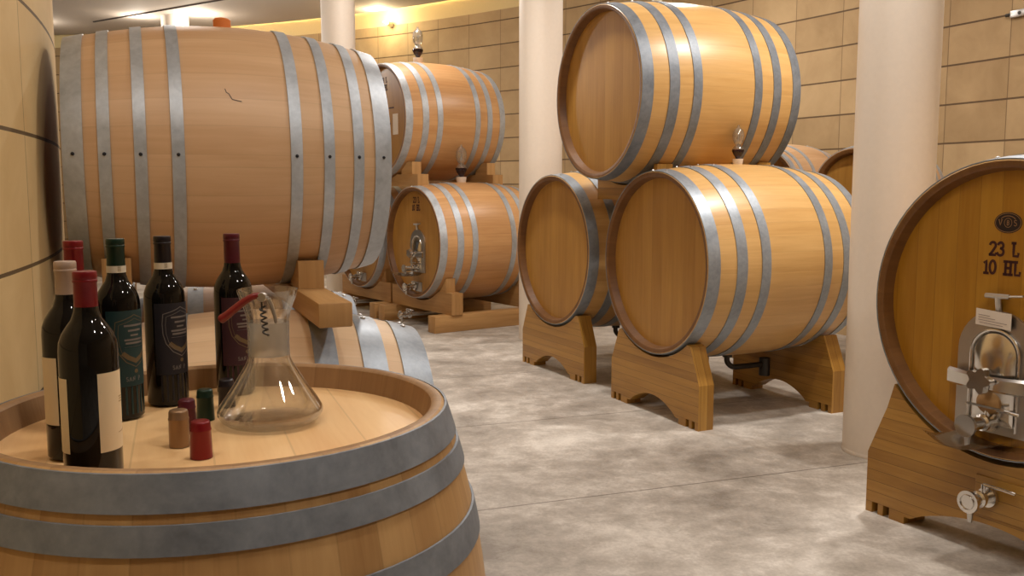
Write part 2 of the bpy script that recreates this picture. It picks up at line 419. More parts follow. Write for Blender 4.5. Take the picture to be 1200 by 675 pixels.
def column(X, Y, r, label):
    t = thing('round_column', label, 'column', (X, Y, 0), group=None)
    bm = new_bm()
    lathe(bm, [(0, 0), (0, r), (ZC, r), (ZC, 0)], 64, lambda p: Vector((p[0], p[2], p[1])))
    finish('shaft', bm, M_COLUMN, t)
    bm = new_bm(); lathe(bm, [(0, r + .001), (.012, r + .004), (.02, r + .001)], 64, lambda p: Vector((p[0], p[2], p[1])))
    finish('base_seal', bm, M_COLUMN, t)
column(1.862, 4.53, .188, 'thick white round column standing in front of the large oak cask stack')
column(.247, 8.05, .186, 'white round column between the far cask stack and the three cask stack')
column(-1.97, 10.7, .19, 'white round column rising behind the long pale cask at the back')
column(-4.85, 13.6, .19, 'farthest white column top, lit by small lamps above the pale cask')

# ------------------------------------------------------------------ barrel
SPEC = {
 'cask': dict(Rb=.572, Re=.525, L=1.15, hoops=[(0, .062), (.15, .205), (.285, .335)], chime=.036, rec=.05),
 'tonneau': dict(Rb=.460, Re=.385, L=1.02, hoops=[(0, .06), (.10, .135), (.20, .235), (.305, .342)], chime=.04, rec=.045),
}
def radius(sp, t): return sp['Rb'] - (sp['Rb'] - sp['Re']) * (2 * t / sp['L']) ** 2
def barrel(name, label, loc, yaw, sp, mats, group=None, upright=False, rivets=(PI/2 + .12, PI/2 - .14), rivmat=None, bung=True, seg=72, head_at=None, lift=None):
    """loc: centre of the front head (x, y, z) unless upright; yaw: axis away from camera."""
    m_st, m_hd, m_ch, m_hp = mats
    L, Rb, Re = sp['L'], sp['Rb'], sp['Re']
    if upright:
        tf = lambda p: Vector((p[0], p[2], L / 2 - p[1]))
        t = thing(name, label, 'barrel', (loc[0], loc[1], 0), yaw, group)
    else:
        ax = Vector((math.sin(yaw), math.cos(yaw), 0))
        c = Vector(loc) + ax * L / 2
        tf = lambda p: Vector((p[0], p[1], p[2] + Rb))
        t = thing(name, label, 'barrel', (c.x, c.y, c.z - Rb), -yaw, group)
    N = 20
    ts = [-L/2 + L * i / N for i in range(N + 1)]
    ch, rec = sp['chime'], sp['rec']
    prof = [(-L/2 + rec + .02, Re - ch - .006), (-L/2 + .004, Re - ch + .008), (-L/2, Re - ch + .014), (-L/2, Re - .004)]
    nfront = len(prof)
    prof += [(-L/2 + .004, radius(sp, -L/2 + .004))] + [(x, radius(sp, x)) for x in ts[1:-1]] + [(L/2 - .004, radius(sp, L/2 - .004))]
    nmid = len(prof)
    prof += [(L/2, Re - .004), (L/2, Re - ch + .014), (L/2 - .004, Re - ch + .008), (L/2 - rec - .02, Re - ch - .006)]
    bm = new_bm()
    lathe(bm, prof, seg, tf, mat=lambda i: 0 if nfront - 1 <= i < nmid else 1, usc=Rb)
    st = finish('staves', bm, [m_st, m_ch], t)
    for s in (-1, 1):
        bm = new_bm(); uv = bm.loops.layers.uv.active
        y0 = s * (L/2 - rec); y1 = s * (L/2 - rec - .03); rh = Re - ch + .002
        A = [bm.verts.new((rh * math.cos(2*PI*k/seg), y0, rh * math.sin(2*PI*k/seg))) for k in range(seg)]
        B = [bm.verts.new((rh * math.cos(2*PI*k/seg), y1, rh * math.sin(2*PI*k/seg))) for k in range(seg)]
        bm.faces.new(A); bm.faces.new(B)
        for k in range(seg): bm.faces.new([A[k], A[(k+1) % seg], B[(k+1) % seg], B[k]])
        for f in bm.faces:
            for l in f.loops: l[uv].uv = (l.vert.co.x + 3.02, l.vert.co.z)
        for v in bm.verts: v.co = tf(v.co)
        finish('head', bm, m_hd, t)
    for s in (-1, 1):
        for j, (a, b) in enumerate(sp['hoops']):
            bm = new_bm()
            tt = [-L/2 + L * (a + (b - a) * k / 3) for k in range(4)]
            tt[0] += .0015 if a == 0 else 0
            th = .0045
            p = [(x, radius(sp, x) + .0005) for x in tt] ; q = [(x, radius(sp, x) + th) for x in tt]
            pr = p + q[::-1]
            pr = [(s * x if s > 0 else x, r) for x, r in pr] if s < 0 else [(-x, r) for x, r in pr]
            lathe(bm, pr, seg, tf, closed=True)
            # overlap joint plate
            x0, x1 = tt[0], tt[-1]
            am = (rivets[0] + rivets[-1]) / 2 if rivets else PI / 2
            hp = finish('hoop', bm, m_hp, t)
            xm = -s * (x0 + x1) / 2 if s > 0 else (x0 + x1) / 2
            for an in (rivets or ()):
                bm = new_bm(); rr = radius(sp, xm) + th - .0005
                dirv = Vector((math.cos(an), 0, math.sin(an)))
                cen = Vector((0, xm, 0)) + dirv * rr
                sx = Vector((0, 1, 0)); sy = dirv.cross(sx)
                rad = .0055 if rivmat else .009
                rings = [[bm.verts.new(tf(cen + dirv * h + r_ * (math.cos(2*PI*k/8) * sx + math.sin(2*PI*k/8) * sy))) for k in range(8)] for r_, h in ((rad, 0), (rad * .85, .004), (rad * .4, .006))]
                for i in range(2):
                    for k in range(8): bm.faces.new([rings[i][k], rings[i][(k+1) % 8], rings[i+1][(k+1) % 8], rings[i+1][k]])
                bm.faces.new(rings[2])
                finish('rivet', bm, rivmat or M_RIVET, hp)
    return t
def loc_pt(t, x, y, z):
    a = t.rotation_euler[2]
    return Vector((t.location.x + x * math.cos(a) - y * math.sin(a), t.location.y + x * math.sin(a) + y * math.cos(a), t.location.z + z))

CASK = SPEC['cask']; TON = SPEC['tonneau']
OAK = (M_WOOD, M_HEAD, M_CHIME, M_HOOP_MID); OAKD = (M_WOOD, M_HEAD, M_CHIME, M_HOOP_DARK)
YA = R_(65)
bA = barrel('wine_barrel', 'big oak cask with plain head, lower cask nearest the thick white column', (.811, 5.312, .888), YA, CASK, OAK)
bB = barrel('wine_barrel', 'big oak cask with plain head, lower one half hidden behind its neighbour', (.274, 6.535, .880), R_(63.7), CASK, OAK)
bC = barrel('wine_barrel', 'big oak cask with plain head lying on top of two others', (.518, 5.790, 1.905), R_(65.5), CASK, OAKD)
YD = R_(55)
bD = barrel('wine_barrel', 'far oak cask with 23 L 10 HL marking and steel door, on beams', (-.952, 8.785, .802), YD, CASK, (M_WOOD_WARM, M_HEAD, M_CHIME, M_HOOP))
D2h = (-.952 - 1.2 * math.cos(YD), 8.785 + 1.2 * math.sin(YD), .802)
bD2 = barrel('wine_barrel', 'far cask mostly hidden, only its lower end seen under the pale cask', D2h, YD, CASK, (M_WOOD_WARM, M_HEAD, M_CHIME, M_HOOP))
SPE = dict(CASK, Rb=.593, Re=.543)
bE = barrel('wine_barrel', 'far oak cask on the upper tier, a white card on its head', (-1.32, 9.255, 1.985), R_(54), SPE, (M_WOOD_WARM, M_HEAD, M_CHIME, M_HOOP))
YF = R_(62)
bF = barrel('wine_barrel', 'amber cask at the frame edge with 23 L 10 HL marking and large steel door', (1.705, 3.194, .893), YF, CASK, (M_WOOD, M_HEAD_AMB, M_CHIME, M_HOOP_MID))
YG = R_(68)
gax = Vector((math.sin(YG), math.cos(YG), 0)); Gc = Vector((-0.952, 3.10, 1.414))
SPG = dict(TON, Rb=.425, Re=.361, L=.943)
bG = barrel('wine_barrel', 'long pale cask with eight steel hoops raised on timbers by the near stone wall', Gc - gax * .4715, YG, SPG, (M_WOOD_PALE, M_HEAD, M_CHIME, M_HOOP), rivets=(R_(0),), rivmat=M_RIVET_D)
YH = R_(72); hax = Vector((math.sin(YH), math.cos(YH), 0))
SPH = dict(TON, L=1.06, Rb=.468, Re=.385, hoops=[(0, .085), (.13, .20), (.27, .335)])
bH = barrel('wine_barrel', 'pale low barrel lying behind the upright tasting barrel, under the timbers', Vector((-.83, 2.86, .470)) - hax * .53, YH, SPH, (M_WOOD_BLOND, M_HEAD, M_CHIME_OLD, M_HOOP_MID), rivets=(PI/2 + .05, PI/2 - .1))
bH2 = barrel('wine_barrel', 'shaded low barrel behind the pale low barrel, in the gap under the long cask', Vector((-1.12, 3.79, .470)) - hax * .45, YH, dict(SPH, L=.90, Rb=.455), (M_CHIME_OLD, M_HEAD, M_CHIME_OLD, M_HOOP_DARK))  # staves and hoops given darker tones for the shade under the long cask
SPU = dict(TON, L=.95, chime=.030, Rb=.462, Re=.382, hoops=[(0, .053), (.068, .108), (.18, .235)])
bU = barrel('wine_barrel', 'upright old barrel used as a tasting table for the bottles', (-.500, 1.554, 0), R_(20), SPU, (M_WOOD_OLD, M_HEAD_PALE, M_CHIME_OLD, M_HOOP_DARK), upright=True, rivets=(R_(20),), rivmat=M_RIVET_D)
SPJ = dict(TON, Rb=.335, Re=.285, L=.86, hoops=[(0, .05), (.10, .135), (.26, .30)])
YJ = R_(45)
bJ = barrel('small_barrel', 'small barrel with brown rim peeking out left of the thick white column', (2.30, 6.25, 1.30), YJ, SPJ, (M_WOOD_PALE, M_HEAD, M_CHIME, M_HOOP), group=None)
bI = barrel('small_barrel', 'small pale barrel whose curved top shows behind the plain head casks', (1.83, 6.85, 1.315), R_(45), SPJ, (M_WOOD_PALE, M_HEAD, M_CHIME, M_HOOP))

# ------------------------------------------------------------------ cradles under the casks
def arc_pts(R, zc, xa, xb, n=20, xc=0.0, sgn=-1):
    return [(xa + (xb - xa) * k / n, zc + sgn * math.sqrt(max(R * R - (xa + (xb - xa) * k / n - xc) ** 2, 0))) for k in range(n + 1)]
def cradle_poly(w, zc, Rarc, foot=.20):
    p = [(-w, 0.0)]
    for a, b in ((.03, .06), (.085, .115)):
        p += [(-w + a, 0), (-w + a, .045), (-w + b, .045), (-w + b, 0)]
    xf = w - foot + .015
    p += [(-xf, 0), (-xf, .03)]
    n = 14
    p += [(-xf + .03 + (2 * xf - .06) * k / n, .03 + .085 * math.sin(PI * k / n) ** .8) for k in range(n + 1)]
    p += [(xf, .03), (xf, 0)]
    for a, b in ((.115, .085), (.06, .03)):
        p += [(w - a, 0), (w - a, .045), (w - b, .045), (w - b, 0)]
    p += [(w, 0), (w, .25), (w - .085, .25 + .20)]
    xt = w - .115
    p += arc_pts(Rarc, zc, xt, -xt, 28)
    p += [(-w + .085, .45), (-w, .25)]
    return p
def cradle(bar, label, y0, y1, sp, w=.455, mat=M_CRADLE):
    zc = bar.location.z + sp['Rb']
    ym = min(abs(y0), abs(y1))
    Rr = radius(sp, ym) + .006
    p = loc_pt(bar, 0, (y0 + y1) / 2, 0)
    t = thing('barrel_cradle', label, 'cradle', (p.x, p.y, 0), bar.rotation_euler[2])
    bm = new_bm(); h = abs(y1 - y0) / 2
    poly = cradle_poly(w, zc, Rr)
    # drop consecutive duplicates
    q = [poly[0]]
    for a in poly[1:]:
        if math.hypot(a[0] - q[-1][0], a[1] - q[-1][1]) > 1e-4: q.append(a)
    prism(bm, q, -h, h)
    finish('support', bm, mat, t, smooth=False)
    return t
cradle(bA, 'front wooden cradle under the lower cask nearest the thick column', -.565, -.465, CASK)
cradle(bA, 'rear wooden cradle under the lower cask, its foot beside the thick column', .39, .49, CASK)
cradle(bB, 'front wooden cradle under the half hidden lower cask, near the thin column', -.565, -.465, CASK)
cradle(bB, 'rear wooden cradle deep in shade under the half hidden lower cask', .39, .49, CASK)
crF = cradle(bF, 'front wooden cradle with a steel tap under the amber cask', -.565, -.44, CASK, w=.545)
cradle(bF, 'rear wooden cradle under the amber cask, behind the tap cradle', .39, .49, CASK, w=.545)
# saddles between the tiers
def saddle(up, spu, lows, y0, y1, xl, xr, zb, label, lr=.553):
    p = loc_pt(up, 0, (y0 + y1) / 2, 0); h = abs(y1 - y0) / 2
    a = up.rotation_euler[2]; zc = up.location.z + spu['Rb']
    Rr = radius(spu, min(abs(y0), abs(y1))) + .006
    cs = []
    for lo in lows:
        d = Vector((lo.location.x - up.location.x, lo.location.y - up.location.y))
        cs.append((d.x * math.cos(a) + d.y * math.sin(a), lo.location.z + CASK['Rb'] - zc))
    cs.sort()
    def bot(x):
        z = zb
        for cx, cz in cs:
            if abs(x - cx) < lr: z = max(z, cz + math.sqrt(lr * lr - (x - cx) ** 2))
        return z
    n = 40
    top = [(xr - .04 - (xr - xl - .08) * k / n) for k in range(n + 1)]
    poly = [(xl + (xr - xl) * k / n, bot(xl + (xr - xl) * k / n)) for k in range(n + 1)]
    poly += [(xr, -math.sqrt(Rr**2 - (xr - .04)**2) + .02), (xr - .035, -math.sqrt(Rr**2 - (xr - .04)**2) + .02)]
    poly += [(x, -math.sqrt(Rr**2 - x * x)) for x in top]
    poly += [(xl + .035, -math.sqrt(Rr**2 - (xl + .04)**2) + .02), (xl, -math.sqrt(Rr**2 - (xl + .04)**2) + .02)]
    bm = new_bm(); prism(bm, [(x, z) for x, z in poly], -h, h)
    t = thing('barrel_saddle', label, 'saddle', (p.x, p.y, zc), a)
    finish('support', bm, M_CRADLE, t, smooth=False)
saddle(bC, CASK, (bA, bB), -.36, -.25, -.34, .37, -.66, 'front wooden saddle wedged between the top cask and the two below')
saddle(bC, CASK, (bA, bB), .40, .49, -.30, .37, -.66, 'rear wooden saddle between the top cask and the two casks below')

# timber beams under the far casks
def timbers(bar, sp, where):
    a = bar.rotation_euler[2]; zc = bar.location.z + sp['Rb']
    for s, side in ((-1, 'farther'), (1, 'nearer')):
        p = loc_pt(bar, .50 * s, 0, 0)
        bm = new_bm(); box(bm, (-.065, -.66, 0), (.065, .62, .155), bevel=.006)
        t = finish('base_beam', bm, M_BEAM, None, angle=30); t.location = (p.x, p.y, 0); t.rotation_euler[2] = a
        tagp(t, f'long floor timber on the {side} side under {where}', 'timber beam')
    for y0, y1, nm in ((-.49, -.37, 'front'), (.37, .49, 'back')):
        Rr = radius(sp, .37) + .006
        p = loc_pt(bar, 0, (y0 + y1) / 2, 0)
        t = thing('cross_beam', f'{nm} cross timber with chocks holding {where}', 'timber beam', (p.x, p.y, .155), a)
        hz = zc - .155
        xa = math.sqrt(max(Rr**2 - (hz - .20)**2, 0))
        poly = [(-.58, 0), (.58, 0), (.58, .20)]
        if Rr > hz - .20: poly += arc_pts(Rr, hz, xa, -xa, 18)
        poly += [(-.58, .20)]
        bm = new_bm(); prism(bm, poly, -.06, .06); finish('beam', bm, M_BEAM, t, smooth=False)
        for s in (-1, 1):
            x0, x1 = .30, .46
            pts = [(s * x1, .2005), (s * x1, .33)] + [(s * x, z) for x, z in arc_pts(Rr, hz, .40, .345, 5)] 
            pts = [q for q in pts if q[1] >= .2005] + [(s * max(.345, xa + .002), .2005)]
            bm = new_bm(); prism(bm, pts if s > 0 else pts[::-1], -.05, .05); finish('chock', bm, M_BEAM, t, smooth=False)
timbers(bD, CASK, 'the far cask with the steel door')
timbers(bD2, CASK, 'the far cask seen only by its lower end')
# beams between the far tiers
aE = bE.rotation_euler[2]
for y0, y1, nm in ((-.50, -.38, 'front'), (.37, .49, 'rear')):
    p = loc_pt(bE, 0, (y0 + y1) / 2, 0); zb = 1.335; zc = bE.location.z + SPE['Rb']; Rr = radius(SPE, .38) + .006
    t = thing('cross_beam', f'{nm} short timber with chocks holding the upper far cask above the lower ones', 'timber beam', (p.x, p.y, zb), aE)
    hz = zc - zb; hb = .115
    xa = math.sqrt(max(Rr**2 - (hz - hb)**2, 0))
    poly = [(-.62, 0), (.62, 0), (.62, hb)] + (arc_pts(Rr, hz, xa, -xa, 14) if xa > 0 else []) + [(-.62, hb)]
    bm = new_bm(); prism(bm, poly, -.06, .06); finish('beam', bm, M_BEAM, t, smooth=False)
    for s in (-1, 1):
        zl = lambda x: hz - math.sqrt(Rr**2 - x * x)
        pts = [(s * .50, hb), (s * .50, zl(.40) + .0), (s * .41, zl(.40))] + [(s * x, zl(x)) for x in (.38, .34, .30)] + [(s * .29, hb)]
        bm = new_bm(); prism(bm, pts if s > 0 else pts[::-1], -.05, .05); finish('chock', bm, M_BEAM, t, smooth=False)
# timbers carrying the long pale cask
gu = Vector((math.cos(YG), -math.sin(YG), 0))
def trestle(px, py, label, ln=1.26):
    t = thing('support_beam', label, 'timber beam', (px, py, .931), -YG)
    # local X points back towards the camera, -X away
    bm = new_bm(); box(bm, (-ln, -.048, 0), (0, .048, .070), bevel=.005); finish('beam', bm, M_BEAM, t, angle=30)
    return t
tr1 = trestle(-.492, 2.55, 'thick timber with its cut end showing, laid over the pale low barrel')
tr2 = trestle(-1.13, 2.62, 'timber under the pale cask, largely hidden behind the green label bottle')
for tr in (tr1, tr2):
    d = Vector((Gc.x - tr.location.x, Gc.y - tr.location.y, 0))
    a = -YG
    lx = d.x * math.cos(a) + d.y * math.sin(a); ly = -d.x * math.sin(a) + d.y * math.cos(a)
    Rr = radius(SPG, max(abs(ly) - .04, 0)) + .006
    hz = Gc.z - .931
    for s in (-1, 1):
        zl = lambda x: hz - math.sqrt(Rr**2 - x * x)
        pts = [(lx + s * .30, .0705), (lx + s * .30, zl(.27))] + [(lx + s * x, max(zl(x), .071)) for x in (.27, .24, .20, .17, .14)]
        pts += [(lx + s * .13, .0705)]
        q = [pts[0]]
        for b in pts[1:]:
            if math.hypot(b[0]-q[-1][0], b[1]-q[-1][1]) > 1e-4: q.append(b)
        bm = new_bm(); prism(bm, q if s > 0 else q[::-1], -.04, .04); finish('chock', bm, M_BEAM, tr, smooth=False)
# stand under the small barrels
def small_stand(bar, sp, label):
    a = bar.rotation_euler[2]; zc = bar.location.z + sp['Rb']
    t = thing('barrel_stand', label, 'stand', (bar.location.x, bar.location.y, 0), a)
    for y in (-.30, .30):
        Rr = radius(sp, .26) + .006
        xa = .22; zt = zc - math.sqrt(Rr**2 - xa**2)
        poly = [(-.27, zt - .16), (.27, zt - .16), (.27, zt), ] + arc_pts(Rr, zc, xa, -xa, 14) + [(-.27, zt)]
        bm = new_bm(); prism(bm, poly, y - .04, y + .04); finish('rail', bm, M_BEAM, t, smooth=False)
        for x in (-.21, .21):
            bm = new_bm(); box(bm, (x - .04, y - .04, 0), (x + .04, y + .04, zt - .16)); finish('leg', bm, M_BEAM, t, smooth=False)
small_stand(bJ, SPJ, 'tall timber stand holding the small brown rimmed barrel behind the column')
small_stand(bI, SPJ, 'tall timber stand holding the small pale barrel behind the big casks')

# ------------------------------------------------------------------ lettering
def arcp(cx, cz, rx, rz, a0, a1, n=10):
    return [(cx + rx * math.cos(R_(a0 + (a1 - a0) * k / n)), cz + rz * math.sin(R_(a0 + (a1 - a0) * k / n))) for k in range(n + 1)]
def ser(x, z, w=.13): return [(x - w, z), (x + w, z)]
GLY = {
 '2': (.60, [arcp(.29, .73, .22, .22, 165, -35, 12) + [(.30, .33), (.08, .05)], [(.06, .05), (.52, .05), (.53, .17)]]),
 '3': (.60, [arcp(.28, .74, .20, .21, 160, -80, 10), arcp(.27, .29, .24, .25, 85, -160, 12)]),
 '1': (.40, [[(.05, .78), (.21, .94), (.21, .04)], ser(.21, .04, .16)]),
 '0': (.62, [arcp(.30, .5, .22, .45, 0, 360, 24)]),
 'L': (.58, [[(.16, .95), (.16, .05), (.50, .05), (.52, .24)], ser(.16, .95)]),
 'H': (.72, [[(.16, .95), (.16, .05)], [(.54, .95), (.54, .05)], [(.16, .5), (.54, .5)], ser(.16, .95), ser(.16, .05), ser(.54, .95), ser(.54, .05)]),
 'S': (.58, [arcp(.28, .73, .19, .22, 30, 250, 10) + arcp(.28, .28, .21, .24, 80, -150, 10)]),
 'A': (.68, [[(.08, .05), (.33, .95), (.58, .05)], [(.18, .36), (.49, .36)], ser(.08, .05, .09), ser(.58, .05, .09)]),
 'N': (.72, [[(.14, .05), (.14, .95), (.56, .05), (.56, .95)], ser(.14, .05, .10), ser(.56, .95, .10)]),
 'P': (.60, [[(.16, .05), (.16, .95), (.34, .95)] + arcp(.34, .70, .18, .25, 90, -90, 8) + [(.16, .45)], ser(.16, .05)]),
 'V': (.66, [[(.08, .95), (.33, .05), (.58, .95)], ser(.08, .95, .09), ser(.58, .95, .09)]),
 'B': (.60, [[(.16, .05), (.16, .95), (.32, .95)] + arcp(.32, .74, .17, .21, 90, -90, 8) + [(.16, .53)], [(.32, .53)] + arcp(.32, .29, .20, .24, 90, -90, 8) + [(.16, .05)]]),
 ' ': (.50, []),
}
def ribbon(bm, pts, w, mp, closed=False):
    P = [Vector((x, z, 0)) for x, z in pts]; n = len(P); L = []; Rr = []
    for i, p in enumerate(P):
        a = P[i - 1] if (i > 0 or closed) else p; b = P[(i + 1) % n] if (i < n - 1 or closed) else p
        t = (b - a)
        if t.length < 1e-9: t = Vector((1, 0, 0))
        t.normalize(); nn = Vector((-t.y, t.x, 0))
        e = Vector((0, 0, 0))
        if not closed and i == 0: e = -t * w * .3
        if not closed and i == n - 1: e = t * w * .3
        L.append(bm.verts.new(mp(p.x + e.x + nn.x * w/2, p.y + e.y + nn.y * w/2))); Rr.append(bm.verts.new(mp(p.x + e.x - nn.x * w/2, p.y + e.y - nn.y * w/2)))
    for i in range(n if closed else n - 1):
        j = (i + 1) % n
        try: bm.faces.new([L[i], L[j], Rr[j], Rr[i]])
        except ValueError: pass
def resample(pts, step):
    out = [pts[0]]
    for a, b in zip(pts, pts[1:]):
        d = math.hypot(b[0]-a[0], b[1]-a[1]); k = max(1, int(d / step))
        out += [(a[0] + (b[0]-a[0]) * i / k, a[1] + (b[1]-a[1]) * i / k) for i in range(1, k + 1)]
    return out
def text(bm, s, x, z, h, mp, wf=.62, stroke=.19, track=.0, sx=1.0):
    for ch in s:
        adv, st = GLY[ch]
        for pl in st: ribbon(bm, resample([(x + a * h * sx, z + b * h) for a, b in pl], h * .25), h * stroke, mp)
        x += (adv + track) * h * sx
    return x
def textw(s, h, sx=1.0, track=0): return sum((GLY[c][0] + track) for c in s) * h * sx

# ------------------------------------------------------------------ steel fittings on the cask heads
def hatch(bar, sp, dz=0.0, u0=-.03, sc=1.0, tray=True, markings=True, emblem=True, zmark=0.0, umark=0.0, card=True):
    yF = -sp['L']/2 + sp['rec']; zc = sp['Rb']
    T = lambda x, o, z: Vector((u0 + x * sc, yF - o, zc + dz + z * sc))     # x right, o out from the head, z up
    def arch(w, ztop, zbot, n=18):
        return [(-w, zbot)] + [(w * math.cos(R_(180 - 180 * k / n)), ztop - w + w * math.sin(R_(180 - 180 * k / n))) for k in range(n + 1)] + [(w, zbot)]
    bm = new_bm(); prism(bm, arch(.150, -.008, -.450), -.012, 0, lambda p: T(p[0], -p[1] , p[2])); hp = finish('hatch', bm, M_STEEL_BRUSH, bar, smooth=False)
    hp['label'] = 'arched stainless steel door'
    bm = new_bm(); a = arch(.092, -.075, -.43); tube(bm, [T(x, .018, z) for x, z in a], .006 * sc, 8); finish('hatch_rim', bm, M_STEEL, hp)
    # domed inner door
    bm = new_bm(); b0 = arch(.084, -.083, -.42); cx, cz = 0, -.25
    rings = [[bm.verts.new(T(cx + (x - cx) * f, o, cz + (z - cz) * f)) for x, z in b0] for f, o in ((1, .0125), (.97, .02), (.8, .03), (.5, .037), (.2, .040))]
    for A, B in zip(rings, rings[1:]):
        for k in range(len(A)): bm.faces.new([A[k], A[(k+1) % len(A)], B[(k+1) % len(A)], B[k]])
    bm.faces.new(rings[-1]); finish('door_panel', bm, M_STEEL, hp)
    # cross bar: bowed steel strap
    bm = new_bm(); n = 14; vs = []
    for k in range(n + 1):
        x = -.165 + .33 * k / n; o = .035 + .030 * math.sin(PI * k / n); hh = .026 + .005 * math.cos(PI * k / n) ** 2
        vs.append([bm.verts.new(T(x, oo, -.262 + z)) for oo, z in ((o, -hh), (o + .012, -hh * .7), (o + .012, hh * .7), (o, hh))])
    for A, B in zip(vs, vs[1:]):
        for k in range(4): bm.faces.new([A[k], A[(k+1) % 4], B[(k+1) % 4], B[k]])
    bm.faces.new(vs[0]); bm.faces.new(vs[-1][::-1]); finish('crossbar', bm, M_STEEL, hp, angle=50)
    # star knob
    bm = new_bm(); pl = [(.040 * (1 + .22 * math.cos(5 * 2*PI*k/40)) * math.cos(2*PI*k/40), -.25 + .040 * (1 + .22 * math.cos(5 * 2*PI*k/40)) * math.sin(2*PI*k/40)) for k in range(40)]
    prism(bm, pl, 0, .03, lambda p: T(p[0], .079 + p[1], p[2])); lathe(bm, [(.0, .012), (.09, .012), (.09, 0)], 16, lambda p: T(p[0], p[1], -.267 + p[2])); finish('knob', bm, M_STEEL, hp, angle=30)
    # top latch
    bm = new_bm(); tube(bm, [T(0, .01, -.01), T(0, .02, .045)], .011 * sc, 10); tube(bm, [T(-.045, .022, .045), T(.045, .022, .047)], .009 * sc, 10)
    tube(bm, [T(.03, .022, .047), T(.10, .03, .055)], .004 * sc, 8); finish('latch', bm, M_STEEL_BRUSH, hp)
    # bung boss in door, hinge studs
    bm = new_bm(); lathe(bm, [(.03, .045), (.045, .040), (.055, .025), (.058, 0)], 20, lambda p: T(p[0] * 1.1, p[1], -.335 + p[2])); finish('boss', bm, M_BEAM, hp)
    bm = new_bm(); box(bm, (-.07, 0, -.350), (.075, .006, -.342), lambda p: T(p[0], .06 + p[1], p[2])); finish('pin', bm, M_STEEL, hp, smooth=False)
    # tap
    tp = tap(bar, T, 0.0, -.405)
    if tray:
        bm = new_bm(); n = 12; prof = []
        for k in range(n + 1):
            x = -.10 + .20 * k / n
            prof.append([T(x, o, -.452 - .035 * math.cos(PI * (x / .2)) + dzz) for o, dzz in ((.012, .0), (.10, -.005), (.20, .004), (.255, .022))])
        rows = [[bm.verts.new(p) for p in r] for r in prof]
        for A, B in zip(rows, rows[1:]):
            for k in range(3): bm.faces.new([A[k], A[k+1], B[k+1], B[k]])
        r = bmesh.ops.solidify(bm, geom=list(bm.faces), thickness=.003)
        finish('drip_tray', bm, M_STEEL, bar)
    if card:
        bm = new_bm(); box(bm, (-.075, 0, -.066), (.060, .0025, -.008), lambda p: T(p[0] , .026 + p[1], p[2] - p[0] * .06)); cd = finish('card', bm, M_WHITE_LABEL, hp, smooth=False)
        cd['label'] = 'white paper card'
        bm = new_bm()
        for k, (x0, x1) in enumerate(((-.065, -.02), (-.065, .0), (-.065, .045), (-.06, .03))):
            box(bm, (x0, 0, -.030 - k * .009), (x1, .0006, -.028 - k * .009), lambda p: T(p[0], .0286 + p[1], p[2] - p[0] * .06))
        finish('print', bm, plain('grey_print', srgb(150, 136, 130), .7), hp, smooth=False)
def tap(parent, T, x0, z0, ln=.165, handle=True):
    bm = new_bm(); M_ = lambda p: T(x0 + p[0], p[1], z0 + p[2])
    lathe(bm, [(.01, 0), (.01, .036), (.025, .036), (.025, .022), (.055, .022), (.06, .030), (.072, .030), (.077, .022), (.10, .024), (.135, .026), (ln - .012, .030), (ln - .012, .040), (ln, .040), (ln, 0)], 28, M_)
    tp = finish('tap', bm, M_STEEL, parent, angle=40)
    bm = new_bm(); tube(bm, [M_((.0, .045, -.0 + .02)), M_((0, .045, .052))], .008, 10); tube(bm, [M_((0, .045, .05)), M_((.06, .035, .048)), M_((.11, .03, .044))], [.007, .006, .006], 10)
    finish('handle', bm, M_STEEL, tp)
    bm = new_bm(); tube(bm, [M_((0, ln - .02, -.03)), M_((0, ln - .02, -.075))], [.012, .008], 12); finish('spout', bm, M_STEEL_BRUSH, tp)
    return tp
def marks(bar, sp, u, z, h=.05, emblem=True, lines=('23 L', '10 HL')):
    yF = -sp['L']/2 + sp['rec'] - .0015; zc = sp['Rb']
    mp = lambda x, zz: Vector((x, yF, zc + zz))
    bm = new_bm()
    text(bm, lines[0], u - textw(lines[0], h) / 2, z, h, mp); text(bm, lines[1], u - textw(lines[1], h) / 2 - .004, z - h * 1.32, h, mp)
    finish('marking', bm, M_INK, bar, smooth=False)
    if emblem:
        cz = z + .118; cx = u + .01
        bm = new_bm(); vs = [bm.verts.new(mp(cx + a, cz + b)) for a, b in arcp(0, 0, .052, .037, 0, 360, 32)[:-1]]; bm.faces.new(vs)
        em = finish('emblem', bm, M_EMBLEM, bar, smooth=False)
        mp2 = lambda x, zz: Vector((x, yF - .0008, zc + zz))
        bm = new_bm()
        ribbon(bm, [(cx + a, cz + b) for a, b in arcp(0, 0, .0475, .033, 0, 360, 40)[:-1]], .0022, mp2, closed=True)
        ribbon(bm, [(cx + a, cz + b) for a, b in arcp(0, 0, .014, .016, 0, 360, 24)[:-1]], .002, mp2, closed=True)
        text(bm, 'V', cx - .036, cz - .011, .022, mp2, stroke=.13); text(bm, 'S', cx + .021, cz - .011, .022, mp2, stroke=.13); text(bm, 'B', cx - .006, cz - .009, .018, mp2, stroke=.15)
        ribbon(bm, arcp(cx, cz + .004, .030, .020, 150, 30, 10), .003, mp2)
        finish('emblem_print', bm, plain('tan_print', srgb(150, 112, 74), .6), em, smooth=False)
hatch(bF, CASK); marks(bF, CASK, -.03, .187)
hatch(bD, CASK, dz=.13, u0=.03, sc=.92, card=False); marks(bD, CASK, .0, .375, .055, emblem=False)
hatch(bD2, CASK, dz=.13, u0=.03, sc=.92, card=False)
marks(bE, SPE, .03, .36, .055, emblem=False)
